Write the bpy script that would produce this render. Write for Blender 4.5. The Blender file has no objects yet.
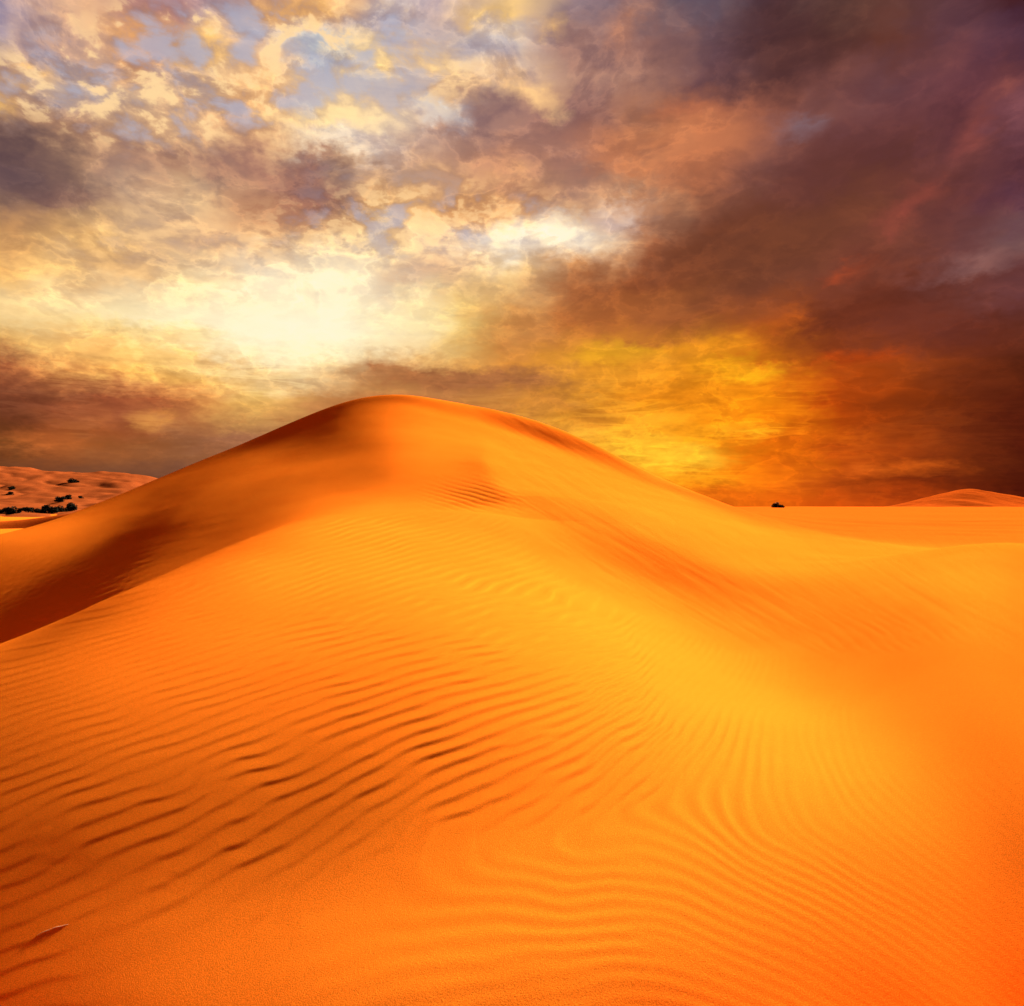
import bpy, math, numpy as np
from mathutils import Vector

# ------------------------------------------------------------------ camera
S = bpy.context.scene
COL = S.collection
K = 0.75 / 512.0                      # tangent per pixel of the wide lens
CXP, CYP = 512.0, 503.0
cam_d = bpy.data.cameras.new("camera")
cam_d.sensor_width = 36.0
cam_d.lens = 24.0
cam_d.clip_start = 0.05
cam_d.clip_end = 60000.0
cam = bpy.data.objects.new("camera", cam_d)
COL.objects.link(cam)
cam.location = (0, 0, 0)
cam.rotation_euler = (math.radians(90), 0, 0)
S.camera = cam
S.view_settings.view_transform = 'Standard'
S.view_settings.look = 'None'
S.view_settings.gamma = 1.0
S.view_settings.exposure = 1.95
EXPO = 2.0 ** 1.95
S.render.engine = 'CYCLES'
S.cycles.max_bounces = 4
S.cycles.diffuse_bounces = 2

# ------------------------------------------------------------------ sun
SUN_AZ = 36.0        # degrees right of the view direction
SUN_EL = 25.0
sun_d = bpy.data.lights.new("sun", 'SUN')
sun_d.energy = 4.0
sun_d.angle = math.radians(2.5)
sun_d.color = (1.0, 0.92, 0.75)
sun = bpy.data.objects.new("sun", sun_d)
COL.objects.link(sun)
sa, se = math.radians(SUN_AZ), math.radians(SUN_EL)
sdir = Vector((math.sin(sa) * math.cos(se), math.cos(sa) * math.cos(se), math.sin(se)))
sun.rotation_euler = sdir.to_track_quat('Z', 'Y').to_euler()

# ------------------------------------------------------------------ sky
def srgb2lin(c):
    c = np.asarray(c, float) / 255.0
    return np.where(c <= 0.04045, c / 12.92, ((c + 0.055) / 1.055) ** 2.4)

SKY_ROWS = [0, 40, 80, 120, 160, 200, 240, 280, 320, 360, 400, 440, 480, 505]
SKY = [
 [(150,140,165),(215,175,140),(165,130,130),(170,150,165),(205,170,150),(240,190,120),(180,175,185),(190,175,185),(235,205,150),(150,130,140),(115,95,105),(100,90,105),(85,60,70),(95,68,62),(100,62,55),(98,62,70),(72,35,42)],
 [(160,145,155),(190,160,145),(225,170,110),(220,185,135),(200,185,175),(175,185,200),(190,180,185),(215,190,165),(200,190,190),(160,125,120),(150,110,105),(110,85,95),(82,52,58),(85,50,48),(108,60,48),(100,62,72),(80,48,68)],
 [(220,180,130),(175,165,165),(200,175,150),(210,185,155),(235,195,140),(225,215,195),(250,225,165),(235,205,165),(225,190,150),(155,120,115),(160,120,110),(115,80,85),(85,52,52),(115,70,65),(110,70,75),(110,62,70),(90,50,60)],
 [(150,120,105),(180,145,120),(200,165,130),(225,190,150),(225,180,130),(255,235,180),(235,225,215),(190,155,140),(160,125,120),(165,120,110),(175,120,90),(190,120,85),(150,90,75),(120,75,75),(105,62,70),(95,50,58),(125,75,85)],
 [(110,85,85),(170,140,115),(175,140,120),(170,135,115),(170,125,110),(165,135,120),(200,170,145),(195,155,130),(190,140,115),(175,130,115),(190,125,90),(180,110,80),(125,80,75),(105,60,58),(92,48,48),(110,62,62),(90,48,55)],
 [(120,95,90),(150,115,100),(200,170,140),(215,185,145),(170,130,110),(165,120,105),(215,175,125),(225,180,125),(215,165,120),(190,150,125),(190,150,120),(140,90,70),(115,68,50),(105,58,50),(110,60,52),(100,52,50),(95,55,70)],
 [(215,165,105),(225,185,120),(225,190,140),(220,185,145),(210,170,130),(245,215,160),(250,225,170),(245,220,185),(255,245,215),(230,185,130),(165,105,75),(130,75,50),(115,62,38),(120,65,50),(115,62,50),(105,60,60),(120,85,85)],
 [(235,190,115),(235,200,140),(235,200,145),(245,220,165),(255,240,205),(255,240,195),(235,205,160),(225,190,140),(235,200,140),(185,120,75),(165,90,50),(140,75,40),(130,72,45),(120,62,45),(112,55,40),(120,75,75),(105,60,65)],
 [(220,180,110),(225,190,125),(245,220,160),(253,235,185),(255,245,210),(255,248,215),(250,235,190),(240,205,110),(210,150,80),(200,120,60),(195,110,50),(180,100,35),(175,85,30),(130,62,35),(115,55,45),(100,45,35),(100,45,32)],
 [(160,90,58),(225,155,88),(250,196,112),(252,220,130),(255,240,190),(255,240,180),(240,195,110),(230,180,95),(225,150,60),(235,160,50),(240,160,40),(245,160,30),(235,130,20),(175,75,15),(150,65,20),(120,50,22),(90,35,15)],
 [(108,54,34),(155,80,50),(180,94,56),(222,145,78),(235,190,100),(200,140,80),(180,115,65),(185,120,65),(195,130,60),(215,145,45),(240,150,30),(245,150,20),(250,150,15),(190,75,8),(140,55,10),(110,42,12),(85,28,10)],
 [(110,60,25),(165,85,35),(155,85,45),(150,95,60),(160,105,70),(160,100,60),(170,105,50),(180,110,50),(200,130,50),(235,165,50),(252,185,45),(252,165,25),(250,130,10),(190,80,10),(150,60,12),(130,52,15),(85,25,8)],
 [(110,60,35),(115,65,40),(120,75,50),(120,75,55),(120,75,50),(140,85,50),(160,95,45),(180,110,45),(200,130,50),(235,160,45),(245,160,30),(245,150,20),(240,120,12),(190,80,15),(150,55,10),(110,40,10),(65,15,5)],
 [(85,52,40),(90,55,40),(95,58,42),(100,62,45),(110,66,45),(130,75,45),(150,85,40),(170,95,35),(190,105,30),(215,110,25),(225,110,20),(225,105,15),(225,100,12),(205,80,10),(180,65,10),(130,40,8),(80,15,5)],
]
# cloud masses: centre x, y, half width, half height, tilt in degrees, colour, strength
MASSES = [
 (765,235,165,58,-36,(110,62,50),.6),(860,330,120,26,-16,(104,46,26),.45),(610,235,16,30,-38,(222,178,140),.4),
 (705,262,190,34,-20,(128,70,40),.5),(600,318,110,18,-14,(190,112,56),.4),(700,165,80,22,-38,(184,112,76),.4),
 (150,352,150,20,5,(250,212,122),.6),(110,305,170,26,2,(248,226,172),.6),(350,300,100,44,10,(255,244,208),.4),(40,330,60,12,4,(232,190,118),.5),
 (30,160,62,30,14,(100,78,82),.75),(175,148,95,13,10,(152,116,106),.6),(60,200,60,14,5,(118,88,86),.6),
 (300,185,42,30,0,(150,108,98),.7),(345,175,20,34,0,(150,122,108),.6),(275,215,55,25,10,(175,125,95),.5),
 (482,118,44,26,22,(146,114,112),.85),(565,110,50,25,0,(150,112,108),.5),(640,150,60,26,10,(196,126,88),.5),
 (160,62,36,12,25,(170,172,192),.8),(318,52,42,20,10,(178,192,208),.9),(55,72,30,16,0,(172,166,176),.6),
 (430,108,34,15,20,(214,220,226),.8),(492,42,36,24,0,(186,186,198),.7),(335,142,45,12,10,(226,222,216),.7),(390,30,30,20,0,(182,178,190),.6),
 (205,15,24,14,0,(168,160,178),.7),(150,8,42,14,0,(178,132,128),.7),(120,35,38,12,20,(244,186,112),.6),(290,15,46,14,-8,(248,200,124),.8),
 (495,12,32,12,0,(250,212,130),.7),(210,42,16,12,30,(252,206,118),.8),(28,65,20,7,20,(250,205,120),.8),(370,60,34,22,20,(254,226,152),.7),
 (440,60,38,14,20,(252,222,160),.6),(160,66,16,10,20,(252,208,135),.5),(5,92,10,12,0,(254,212,125),.8),(545,92,28,14,45,(248,208,150),.7),
 (562,22,14,9,0,(240,195,130),.7),(620,22,12,22,0,(190,130,100),.6),(345,112,60,16,12,(255,238,185),.7),(260,70,40,30,0,(238,194,140),.4),
 (280,335,130,36,3,(255,244,206),.6),(210,300,110,18,6,(254,238,195),.5),(350,270,70,30,10,(255,244,210),.5),
 (545,238,62,20,-4,(255,249,228),.9),(620,214,24,12,-10,(236,216,204),.8),(470,205,50,14,0,(222,172,118),.6),
 (430,270,40,18,-15,(222,182,148),.6),(400,320,45,20,0,(250,225,160),.4),
 (455,376,92,13,2,(192,128,76),.9),(370,372,14,7,-20,(215,150,90),.7),(520,330,40,26,-15,(208,142,78),.5),
 (150,330,70,7,6,(250,216,130),.5),(220,365,60,6,8,(230,170,90),.5),(90,345,36,7,14,(206,146,88),.5),
 (620,355,52,6,-5,(255,192,38),.8),(700,345,40,5,-6,(250,160,30),.6),(745,373,40,7,4,(255,188,26),.85),(672,455,52,13,6,(255,204,52),.8),
 (745,428,42,5,-4,(255,180,34),.7),(590,418,30,10,14,(196,122,36),.7),(560,400,30,8,10,(200,130,60),.5),(620,380,60,10,0,(246,168,44),.4),
 (730,495,90,4,0,(214,92,12),.6),(690,398,60,10,0,(250,156,24),.4),
 (900,300,150,13,-14,(96,40,24),.55),(780,230,90,38,-30,(104,58,42),.5),(850,150,90,34,-30,(98,52,52),.4),(800,30,80,36,-8,(82,50,48),.6),
 (905,210,46,10,-42,(150,72,60),.7),(960,50,9,20,10,(160,90,78),.6),(800,120,26,12,-20,(128,106,116),.7),(700,112,52,7,-8,(196,118,84),.6),
 (975,262,36,12,-10,(146,102,98),.6),(995,100,40,9,-50,(142,78,72),.6),(975,142,20,14,-60,(140,72,66),.6),(845,278,14,6,-20,(190,78,38),.6),
 (790,322,18,4,-20,(230,112,30),.7),(880,352,60,4,-10,(196,72,12),.6),(945,425,26,3.5,-3,(206,104,44),.8),(905,441,34,3,0,(196,92,30),.7),
 (890,471,52,4.5,-1,(216,98,22),.8),(800,440,60,4,-2,(232,112,14),.5),(960,480,90,9,0,(96,28,8),.5),(990,430,50,40,0,(84,26,10),.4),
 (455,380,105,13,1,(160,100,60),.9),(378,366,16,8,-25,(170,112,72),.7),(150,377,120,5,7,(255,205,105),.6),(70,404,120,20,6,(118,64,42),.6),
 (50,443,28,8,10,(214,110,48),.85),(150,421,26,4.5,6,(224,154,74),.7),(86,416,26,5,14,(190,110,60),.6),(220,421,20,4,6,(226,160,76),.7),
 (120,448,110,12,4,(150,90,44),.5),(80,474,140,7,2,(104,62,40),.7),(30,390,50,10,6,(122,70,44),.5),(235,440,40,8,-6,(150,100,72),.5),
]
def sky_colour(px, py):
    """authored colour (linear) of the evening sky towards a direction"""
    cx = np.clip(np.asarray(px, float) / 64.0, 0, 15.999)
    py = np.clip(np.asarray(py, float), 0, 504.9)
    T = srgb2lin(np.array(SKY, float))
    R = np.array(SKY_ROWS, float)
    j = np.clip(np.searchsorted(R, py, side='right') - 1, 0, len(R) - 2)
    fy = (py - R[j]) / (R[j + 1] - R[j])
    i = cx.astype(int); fx = cx - i
    fx, fy = fx[..., None], fy[..., None]
    c = (T[j, i] * (1 - fx) + T[j, i + 1] * fx) * (1 - fy) + (T[j + 1, i] * (1 - fx) + T[j + 1, i + 1] * fx) * fy
    for (mx, my, rx, ry, an, mc, st) in MASSES:
        a = math.radians(an)
        dx, dy = px - mx, py - my
        u = (dx * math.cos(a) + dy * math.sin(a)) / rx
        v = (-dx * math.sin(a) + dy * math.cos(a)) / ry
        w = st * np.exp(-(u * u + v * v) ** 1.95 * 0.8)[..., None]
        c = c * (1 - w) + srgb2lin(mc) * w
    g = np.clip((620 - np.asarray(px, float)) / 260, 0, 1)[..., None]
    return c * (1 + g * np.array([0.06, 0.065, 0.09]))

def fluff(px, py):
    """how strongly small puffs break up the sky there: 0..1"""
    f = 0.30 + 0.0 * px
    for (mx, my, rx, ry, s) in [(230,60,300,80,.7),(420,220,230,60,.45),(80,260,150,50,.3),(650,100,120,70,.15),
                                (720,420,170,70,.30),(140,370,190,40,.35),(100,120,140,60,.1),(280,330,110,28,-.32),(100,315,110,14,-.3),
                                (850,200,170,120,-.12),(930,400,100,80,-.05),(100,470,160,16,-.25)]:
        f = f + s * np.exp(-((px - mx) / rx) ** 2 - ((py - my) / ry) ** 2)
    return np.clip(f, 0.03, 1)

world = bpy.data.worlds.new("World")
S.world = world
world.use_nodes = True
NT = world.node_tree
NT.nodes.clear()

class X:                                # tiny expression builder for math nodes
    def __init__(s, sock): s.s = sock
    def _op(a, op, b=None, c=None, clamp=False):
        n = NT.nodes.new('ShaderNodeMath'); n.operation = op; n.use_clamp = clamp
        for i, v in enumerate((a, b, c)):
            if v is None: continue
            if isinstance(v, X): NT.links.new(v.s, n.inputs[i])
            else: n.inputs[i].default_value = v
        return X(n.outputs[0])
    def __add__(a, b): return a._op('ADD', b)
    def __sub__(a, b): return a._op('SUBTRACT', b)
    def __mul__(a, b): return a._op('MULTIPLY', b)
    def __truediv__(a, b): return a._op('DIVIDE', b)
def mr(v, a, b, c=0.0, d=1.0, kind='SMOOTHSTEP'):
    n = NT.nodes.new('ShaderNodeMapRange'); n.interpolation_type = kind
    NT.links.new(v.s, n.inputs['Value'])
    for k, q in zip(('From Min', 'From Max', 'To Min', 'To Max'), (a, b, c, d)): n.inputs[k].default_value = q
    return X(n.outputs['Result'])
def comb(x, y, z=0.0):
    n = NT.nodes.new('ShaderNodeCombineXYZ')
    for i, v in enumerate((x, y, z)):
        if isinstance(v, X): NT.links.new(v.s, n.inputs[i])
        else: n.inputs[i].default_value = v
    return X(n.outputs[0])
def noise(vec, scale, detail=4.0, rough=0.55, dist=0.0, lac=2.0):
    n = NT.nodes.new('ShaderNodeTexNoise'); n.noise_dimensions = '3D'
    NT.links.new(vec.s, n.inputs['Vector'])
    n.inputs['Scale'].default_value = scale; n.inputs['Detail'].default_value = detail
    n.inputs['Roughness'].default_value = rough; n.inputs['Distortion'].default_value = dist
    n.inputs['Lacunarity'].default_value = lac
    return X(n.outputs['Fac']), n
def mixc(f, a, b, blend='MIX'):
    n = NT.nodes.new('ShaderNodeMix'); n.data_type = 'RGBA'; n.blend_type = blend; n.clamp_factor = True
    for i, v in ((0, f), (6, a), (7, b)):
        if isinstance(v, X): NT.links.new(v.s, n.inputs[i])
        elif i == 0: n.inputs[0].default_value = v
        else: n.inputs[i].default_value = (*v, 1)
    return X(n.outputs[2])
def mixf(f, a, b):
    n = NT.nodes.new('ShaderNodeMix'); n.data_type = 'FLOAT'
    for i, v in ((0, f), (2, a), (3, b)):
        if isinstance(v, X): NT.links.new(v.s, n.inputs[i])
        else: n.inputs[i].default_value = v
    return X(n.outputs[0])

AZ0, AZ1, NAZ = math.radians(-44), math.radians(44), 63
NEL = 46
EL1 = math.radians(37.5)
def row_group(k, cols):
    """one elevation ring of the sky: colours by azimuth, laid over the ring below by a factor"""
    g = bpy.data.node_groups.new('sky ring', 'ShaderNodeTree')
    for nm, ty in (('left', 'NodeSocketFloat'), ('right', 'NodeSocketFloat'), ('side', 'NodeSocketFloat'), ('blend', 'NodeSocketFloat'), ('colour', 'NodeSocketColor'), ('fluff', 'NodeSocketFloat')):
        g.interface.new_socket(nm, in_out='INPUT', socket_type=ty)
    g.interface.new_socket('colour', in_out='OUTPUT', socket_type='NodeSocketColor')
    g.interface.new_socket('fluff', in_out='OUTPUT', socket_type='NodeSocketFloat')
    gi, go = g.nodes.new('NodeGroupInput'), g.nodes.new('NodeGroupOutput')
    rs = []
    for q, part in enumerate((cols[:32], cols[31:])):
        n = g.nodes.new('ShaderNodeValToRGB'); cr = n.color_ramp; cr.interpolation = 'LINEAR'
        m = len(part)
        cr.elements[0].color = tuple(part[0]); cr.elements[1].color = tuple(part[-1])
        for i in range(1, m - 1): cr.elements.new(i / (m - 1)).color = tuple(part[i])
        g.links.new(gi.outputs[q], n.inputs[0]); rs.append(n)
    def mc(f, a, b):
        n = g.nodes.new('ShaderNodeMix'); n.data_type = 'RGBA'; g.links.new(f, n.inputs[0]); g.links.new(a, n.inputs[6]); g.links.new(b, n.inputs[7]); return n.outputs[2]
    def mf(f, a, b):
        n = g.nodes.new('ShaderNodeMix'); n.data_type = 'FLOAT'; g.links.new(f, n.inputs[0]); g.links.new(a, n.inputs[2]); g.links.new(b, n.inputs[3]); return n.outputs[0]
    c = mc(gi.outputs[2], rs[0].outputs[0], rs[1].outputs[0]); f = mf(gi.outputs[2], rs[0].outputs[1], rs[1].outputs[1])
    g.links.new(mc(gi.outputs[3], gi.outputs[4], c), go.inputs[0]); g.links.new(mf(gi.outputs[3], gi.outputs[5], f), go.inputs[1])
    return g
RINGS = []
for r in range(NEL):
    e = EL1 * r / (NEL - 1)
    a = np.linspace(AZ0, AZ1, NAZ)
    px = CXP + np.tan(a) / K
    py = CYP - np.tan(e) / np.cos(a) / K
    RINGS.append(row_group(r, np.concatenate([sky_colour(px, py), fluff(px, py)[:, None]], 1)))

tc = NT.nodes.new('ShaderNodeTexCoord')
sp = NT.nodes.new('ShaderNodeSeparateXYZ'); NT.links.new(tc.outputs['Generated'], sp.inputs[0])
dx, dy, dz = (X(sp.outputs[i]) for i in range(3))
az = dx._op('ARCTAN2', dy)                                   # azimuth from the view direction, radians
hyp = (dx * dx + dy * dy)._op('SQRT')
el = dz._op('ARCTAN2', hyp)
# a flat cloud layer overhead seen in perspective: puffs flatten and crowd towards the horizon
den = dz._op('MAXIMUM', 0.0) + 0.42
cloud = comb(dx / den, dy / den, dz * 0.8)
n_big, nb = noise(cloud, 3.6, 5.0, 0.58)
sep = NT.nodes.new('ShaderNodeSeparateColor'); NT.links.new(nb.outputs['Color'], sep.inputs[0])
wx1, wy1 = X(sep.outputs[0]) - 0.5, X(sep.outputs[1]) - 0.5
n_sm, ns = noise(cloud, 12.0, 5.0, 0.55)
sep2 = NT.nodes.new('ShaderNodeSeparateColor'); NT.links.new(ns.outputs['Color'], sep2.inputs[0])
wx2, wy2 = X(sep2.outputs[0]) - 0.5, X(sep2.outputs[1]) - 0.5
flat = mr(el, 0.0, 0.5, 0.35, 1.0)
fine, _ = noise(cloud, 46.0, 5.0, 0.55, 0.2)
azw = az + wx1 * 0.085 + wx2 * 0.085 + (fine - 0.5) * 0.03
elw = el + (wy1 * 0.06 + wy2 * 0.065 + (fine - 0.5) * 0.03) * flat

fac_az = mr(azw, AZ0, AZ1, 0.0, 2.0, 'LINEAR')
fac_l, fac_r = fac_az._op('MINIMUM', 1.0), (fac_az - 1.0)._op('MAXIMUM', 0.0)
right = fac_az._op('GREATER_THAN', 1.0)
base = None; flf = None
for r, g in enumerate(RINGS):
    e1, e0 = EL1 * r / (NEL - 1), EL1 * (r - 1) / (NEL - 1)
    if r == 0: e0, e1 = -2.0, -1.9
    f = mr(elw, e0, e1, 0, 1, 'LINEAR')
    n = NT.nodes.new('ShaderNodeGroup'); n.node_tree = g
    for i, v in enumerate((fac_l, fac_r, right, f)): NT.links.new(v.s, n.inputs[i])
    if base is None: n.inputs[4].default_value = (.1, .03, .01, 1)
    else: NT.links.new(base.s, n.inputs[4]); NT.links.new(flf.s, n.inputs[5])
    base, flf = X(n.outputs[0]), X(n.outputs[1])

# puffs: small ragged clouds with lit rims and greyer gaps
pf, _ = noise(cloud, 15.0, 6.0, 0.52, 0.25)
puff = mr(pf, 0.44, 0.60)
fin = mr(fine, 0.34, 0.66)
streak, _ = noise(comb(dx / den * .8, dy / den * .8, dz * 9.0), 4.2, 6.0, 0.56, 0.5)
stk = mr(streak, 0.38, 0.62)
low = mr(el, 0.02, 0.36)                                       # 0 near the horizon, 1 high up
t = puff * (low * 0.45 + 0.12) + fin * 0.20 + stk * (X(low.s) * -0.40 + 0.62)
darkt = mixc(low, (0.74, 0.56, 0.42), (0.70, 0.60, 0.63))
litet = mixc(low, (1.42, 1.25, 1.15), (1.46, 1.27, 0.98))
dark = mixc(1.0, base, darkt, 'MULTIPLY')
lite = mixc(1.0, base, litet, 'MULTIPLY')
var = mixc(t, dark, lite)
# cloud bodies with crisp edges: darker inside, a bright rim just outside
bod, _ = noise(cloud, 8.0, 9.0, 0.60, 0.35)
body = mr(bod, 0.500, 0.560); rim = mr(bod, 0.455, 0.498) * mr(bod, 0.500, 0.520, 1.0, 0.0)
var = mixc(body * 0.42, var, mixc(1.0, var, (0.62, 0.50, 0.50), 'MULTIPLY'))
var = mixc(rim * 0.40, var, mixc(1.0, var, (1.45, 1.38, 1.20), 'MULTIPLY'))
# bright rims and filaments, and in the broken upper field cream puffs over blue gaps
rid, _ = noise(comb(dx / den * .7, dy / den * .9, dz * 12.0), 5.2, 5.0, 0.55, 0.8)
fil = mr((rid - 0.5)._op('ABSOLUTE'), 0.0, 0.09, 1.0, 0.0) * mr(el, 0.10, 0.24, 1.0, 0.0)
gate, _ = noise(cloud, 6.0, 2.0, 0.5)
fil = fil * mr(gate, 0.46, 0.60)
var = mixc(fil * 0.45, var, mixc(1.0, base, (1.75, 1.85, 1.7), 'MULTIPLY'))
broken = mr(flf, 0.52, 0.85) * mr(el, 0.25, 0.36)
gapm = mr(pf, 0.36, 0.50, 1.0, 0.0)
var = mixc(broken * gapm * 0.62, var, (0.43, 0.47, 0.62))
crm = mr(pf, 0.515, 0.565) * mr(fine, 0.34, 0.54)
var = mixc(broken * crm * 0.80, var, (1.05, 0.71, 0.35))
skycol = mixc(flf._op('MULTIPLY', 1.35, clamp=True), base, var)
skycol = mixc(1.0, skycol, (1.0, 0.93, 0.74), 'DARKEN')
# overhead and behind: unseen mauve cloud, made dark to keep the fill light low
unseen_n, _ = noise(cloud, 1.7, 6.0, 0.6)
unseen_sky = mixc(mr(unseen_n, 0.35, 0.65), (0.022, 0.010, 0.014), (0.065, 0.030, 0.026))
skycol = mixc(mr(el, 0.62, 0.95), skycol, unseen_sky)
side = mr(az._op('ABSOLUTE'), 0.95, 1.7)
skycol = mixc(side, skycol, unseen_sky)
below = mr(el, -0.03, -0.004)
skycol = mixc(below, (0.10, 0.035, 0.01), skycol)

st = NT.nodes.new('ShaderNodeTexSky'); st.sky_type = 'NISHITA'; st.sun_disc = False
st.sun_elevation = se; st.sun_rotation = sa
bg1 = NT.nodes.new('ShaderNodeBackground'); NT.links.new(skycol.s, bg1.inputs[0]); bg1.inputs[1].default_value = 1.0 / EXPO
bg2 = NT.nodes.new('ShaderNodeBackground'); NT.links.new(st.outputs[0], bg2.inputs[0]); bg2.inputs[1].default_value = 0.05
mx = NT.nodes.new('ShaderNodeMixShader'); mx.inputs[0].default_value = 0.0005
out = NT.nodes.new('ShaderNodeOutputWorld')
NT.links.new(bg1.outputs[0], mx.inputs[1]); NT.links.new(bg2.outputs[0], mx.inputs[2]); NT.links.new(mx.outputs[0], out.inputs[0])
world.cycles.sampling_method = 'MANUAL'; world.cycles.sample_map_resolution = 512

# ------------------------------------------------------------------ terrain
rng = np.random.default_rng(7)
# dune sections fanned out from the standpoint; every section runs through the same
# landforms: near slope, near crest or valley floor, trough, face, ridge, summit, back slope
FPX = [-220, 0, 100, 200, 300, 360, 400, 450, 500, 560, 620, 680, 740, 800, 900, 1024, 1240]
# (distance ahead, height) per landform, height given as ('p', image row) or plain metres
P = lambda d, row: (d, (CYP - row) * K * d)
SEC = {
 -220: [(3.2,-2.35),(4.2,-2.3),(5.2,-2.15),(6,-2.0),P(6.8,690),P(17,705),P(21,630),P(25,585),P(27.5,560)],
 0: [(2.9,-2.14),(4.0,-2.03),(5.3,-1.86),(6.7,-1.72),P(7.8,647),P(17,665),P(22.5,600),P(26.5,556),P(29.5,530)],
 100: [(2.7,-1.98),(3.75,-1.88),(5.1,-1.69),(6.9,-1.47),P(8.8,601),P(18,609),P(26,561),P(32,518),P(36,497)],
 200: [(2.5,-1.83),(3.5,-1.74),(4.9,-1.52),(7.4,-1.24),P(11.0,558),P(19,565),P(29.5,512),P(37.5,475),P(43,455)],
 300: [(2.3,-1.70),(3.2,-1.62),(4.6,-1.37),(7.7,-1.01),P(14.0,520),P(19,522),P(32,482),P(41.5,436),P(48,416)],
 360: [(2.2,-1.63),(3.05,-1.55),(4.4,-1.29),(7.8,-0.92),P(15.5,512),P(18.5,514),P(31,465),P(42.5,411),P(49.5,394)],
 400: [(2.1,-1.56),(3.0,-1.50),(4.4,-1.26),(7.8,-0.88),P(16.5,510),P(19.0,513),P(28,458),P(46,402),P(47.8,390)],
 450: [(2.1,-1.55),(3.0,-1.48),(4.4,-1.25),(7.8,-0.86),P(17.0,511.5),P(19.5,514),P(27,464),P(47,412.5),P(49.5,397)],
 500: [(2.1,-1.54),(3.0,-1.46),(4.4,-1.25),(7.8,-0.87),P(17.0,515),P(19.5,517),P(24,480),P(48,427),P(51.2,407)],
 560: [(2.1,-1.54),(3.0,-1.46),(4.3,-1.27),(7.2,-0.97),P(13.0,545),P(16.5,526),P(23,488),P(48,447),P(51.2,426)],
 620: [(2.1,-1.55),(3.0,-1.47),(4.3,-1.32),(6.8,-1.13),P(11.5,578),P(14.5,557),P(18.5,513),P(46,472),P(48.8,451)],
 680: [(2.1,-1.56),(3.0,-1.49),(4.3,-1.40),(6.3,-1.33),P(10,612),P(13,596),P(16,548),P(43,493),P(44.4,483)],
 740:  [(2.15,-1.58),(3.0,-1.52),(4.3,-1.50),(6.0,-1.56),P(9,642),P(11.5,618),P(14.5,575),P(38,518),P(50,508)],
 800: [(2.15,-1.58),(3.0,-1.54),(4.2,-1.58),(5.5,-1.72),P(8,680),P(10.5,640),P(14,594),P(29,541),P(40,527)],
 900: [(2.2,-1.61),(3.0,-1.62),(3.9,-1.76),(4.8,-1.96),P(6.0,745),P(9.5,655),P(14.5,595),P(22.0,560),P(28.0,545)],
 1024: [(2.2,-1.62),(2.95,-1.66),(3.6,-1.80),(4.3,-1.97),P(5.2,785),P(8.5,678),P(13,600),P(18.0,572),P(22.0,556)],
 1240: [(2.2,-1.62),(2.8,-1.68),(3.4,-1.80),(4.0,-1.92),P(4.8,800),P(8,690),P(12,605),P(16,570),P(19,552)],
}
# behind the summit line: back slope, plain ... (distance, height)
BACK = {
 -220:[(40,-4.0),(70,-3.4),(170,-3.2)], 0:[(40,-2.9),(66,-3.6),(170,-3.2)], 100:[(46,-2.0),(66,-3.4),(170,-3.0)],
 200:[(52,-.4),(70,-3.0),(170,-2.8)], 300:[(56,2.6),(75,-2.6),(170,-2.5)], 360:[(57,5.0),(80,-1.8),(170,-2.0)],
 400:[(57,6.0),(84,-1.4),(170,-1.7)], 450:[(58,6.0),(84,-1.3),(170,-1.5)], 500:[(58,5.4),(84,-1.2),(170,-1.4)],
 560:[(58,4.0),(84,-1.2),(170,-1.3)], 620:[(57,2.3),(82,-1.3),(170,-1.2)], 680:[(54,.2),(78,-1.3),(170,-1.2)],
 740:[(58,-.6),(78,-.9),(170,-1.15)], 800:[(48,-1.9),(64,-1.85),(170,-1.2)], 900:[(37,-2.3),(58,-2.3),(170,-1.25)],
 1024:[(32,-2.35),(56,-2.35),(170,-1.3)], 1240:[(30,-2.4),(54,-2.4),(170,-1.4)],
}
nodes = np.array([[(0.25, -1.55), (1.2, -1.57)] + SEC[p] + BACK[p] for p in FPX], float)   # (ncol, nfeat, 2)
NEARLY = 11                                                # index of first back node

def pchip_d(x, y):
    h = np.diff(x, axis=-1); m = np.diff(y, axis=-1) / h
    d = np.zeros_like(y)
    m0, m1, h0, h1 = m[..., :-1], m[..., 1:], h[..., :-1], h[..., 1:]
    w1, w2 = 2 * h1 + h0, h1 + 2 * h0
    ok = m0 * m1 > 0
    with np.errstate(all='ignore'):
        dd = (w1 + w2) / (w1 / m0 + w2 / m1)
    d[..., 1:-1] = np.where(ok, dd, 0)
    d[..., 0] = m[..., 0]; d[..., -1] = m[..., -1]
    return d, m
def hermite(x, y, dl, dr, q):
    """x,y (n,) nodes; slopes right of node dr, left of node dl; q queries"""
    i = np.clip(np.searchsorted(x, q, side='right') - 1, 0, len(x) - 2)
    h = x[i + 1] - x[i]; t = np.clip((q - x[i]) / h, 0, 1)
    return ((2*t**3 - 3*t**2 + 1) * y[i] + (t**3 - 2*t**2 + t) * h * dr[i]
            + (-2*t**3 + 3*t**2) * y[i+1] + (t**3 - t**2) * h * dl[i+1])
fpx = np.array(FPX, float)
def section(px):
    """interpolated node list for image column px"""
    px = np.clip(px, fpx[0], fpx[-1])
    out = np.empty((len(px),) + nodes.shape[1:])
    for k in range(nodes.shape[1]):
        for c in range(2):
            y = nodes[:, k, c]
            # smooth cubic (catmull-rom like finite differences)
            d = np.gradient(y, fpx)
            out[:, k, c] = hermite(fpx, y, d, d, px)
    return out

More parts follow.
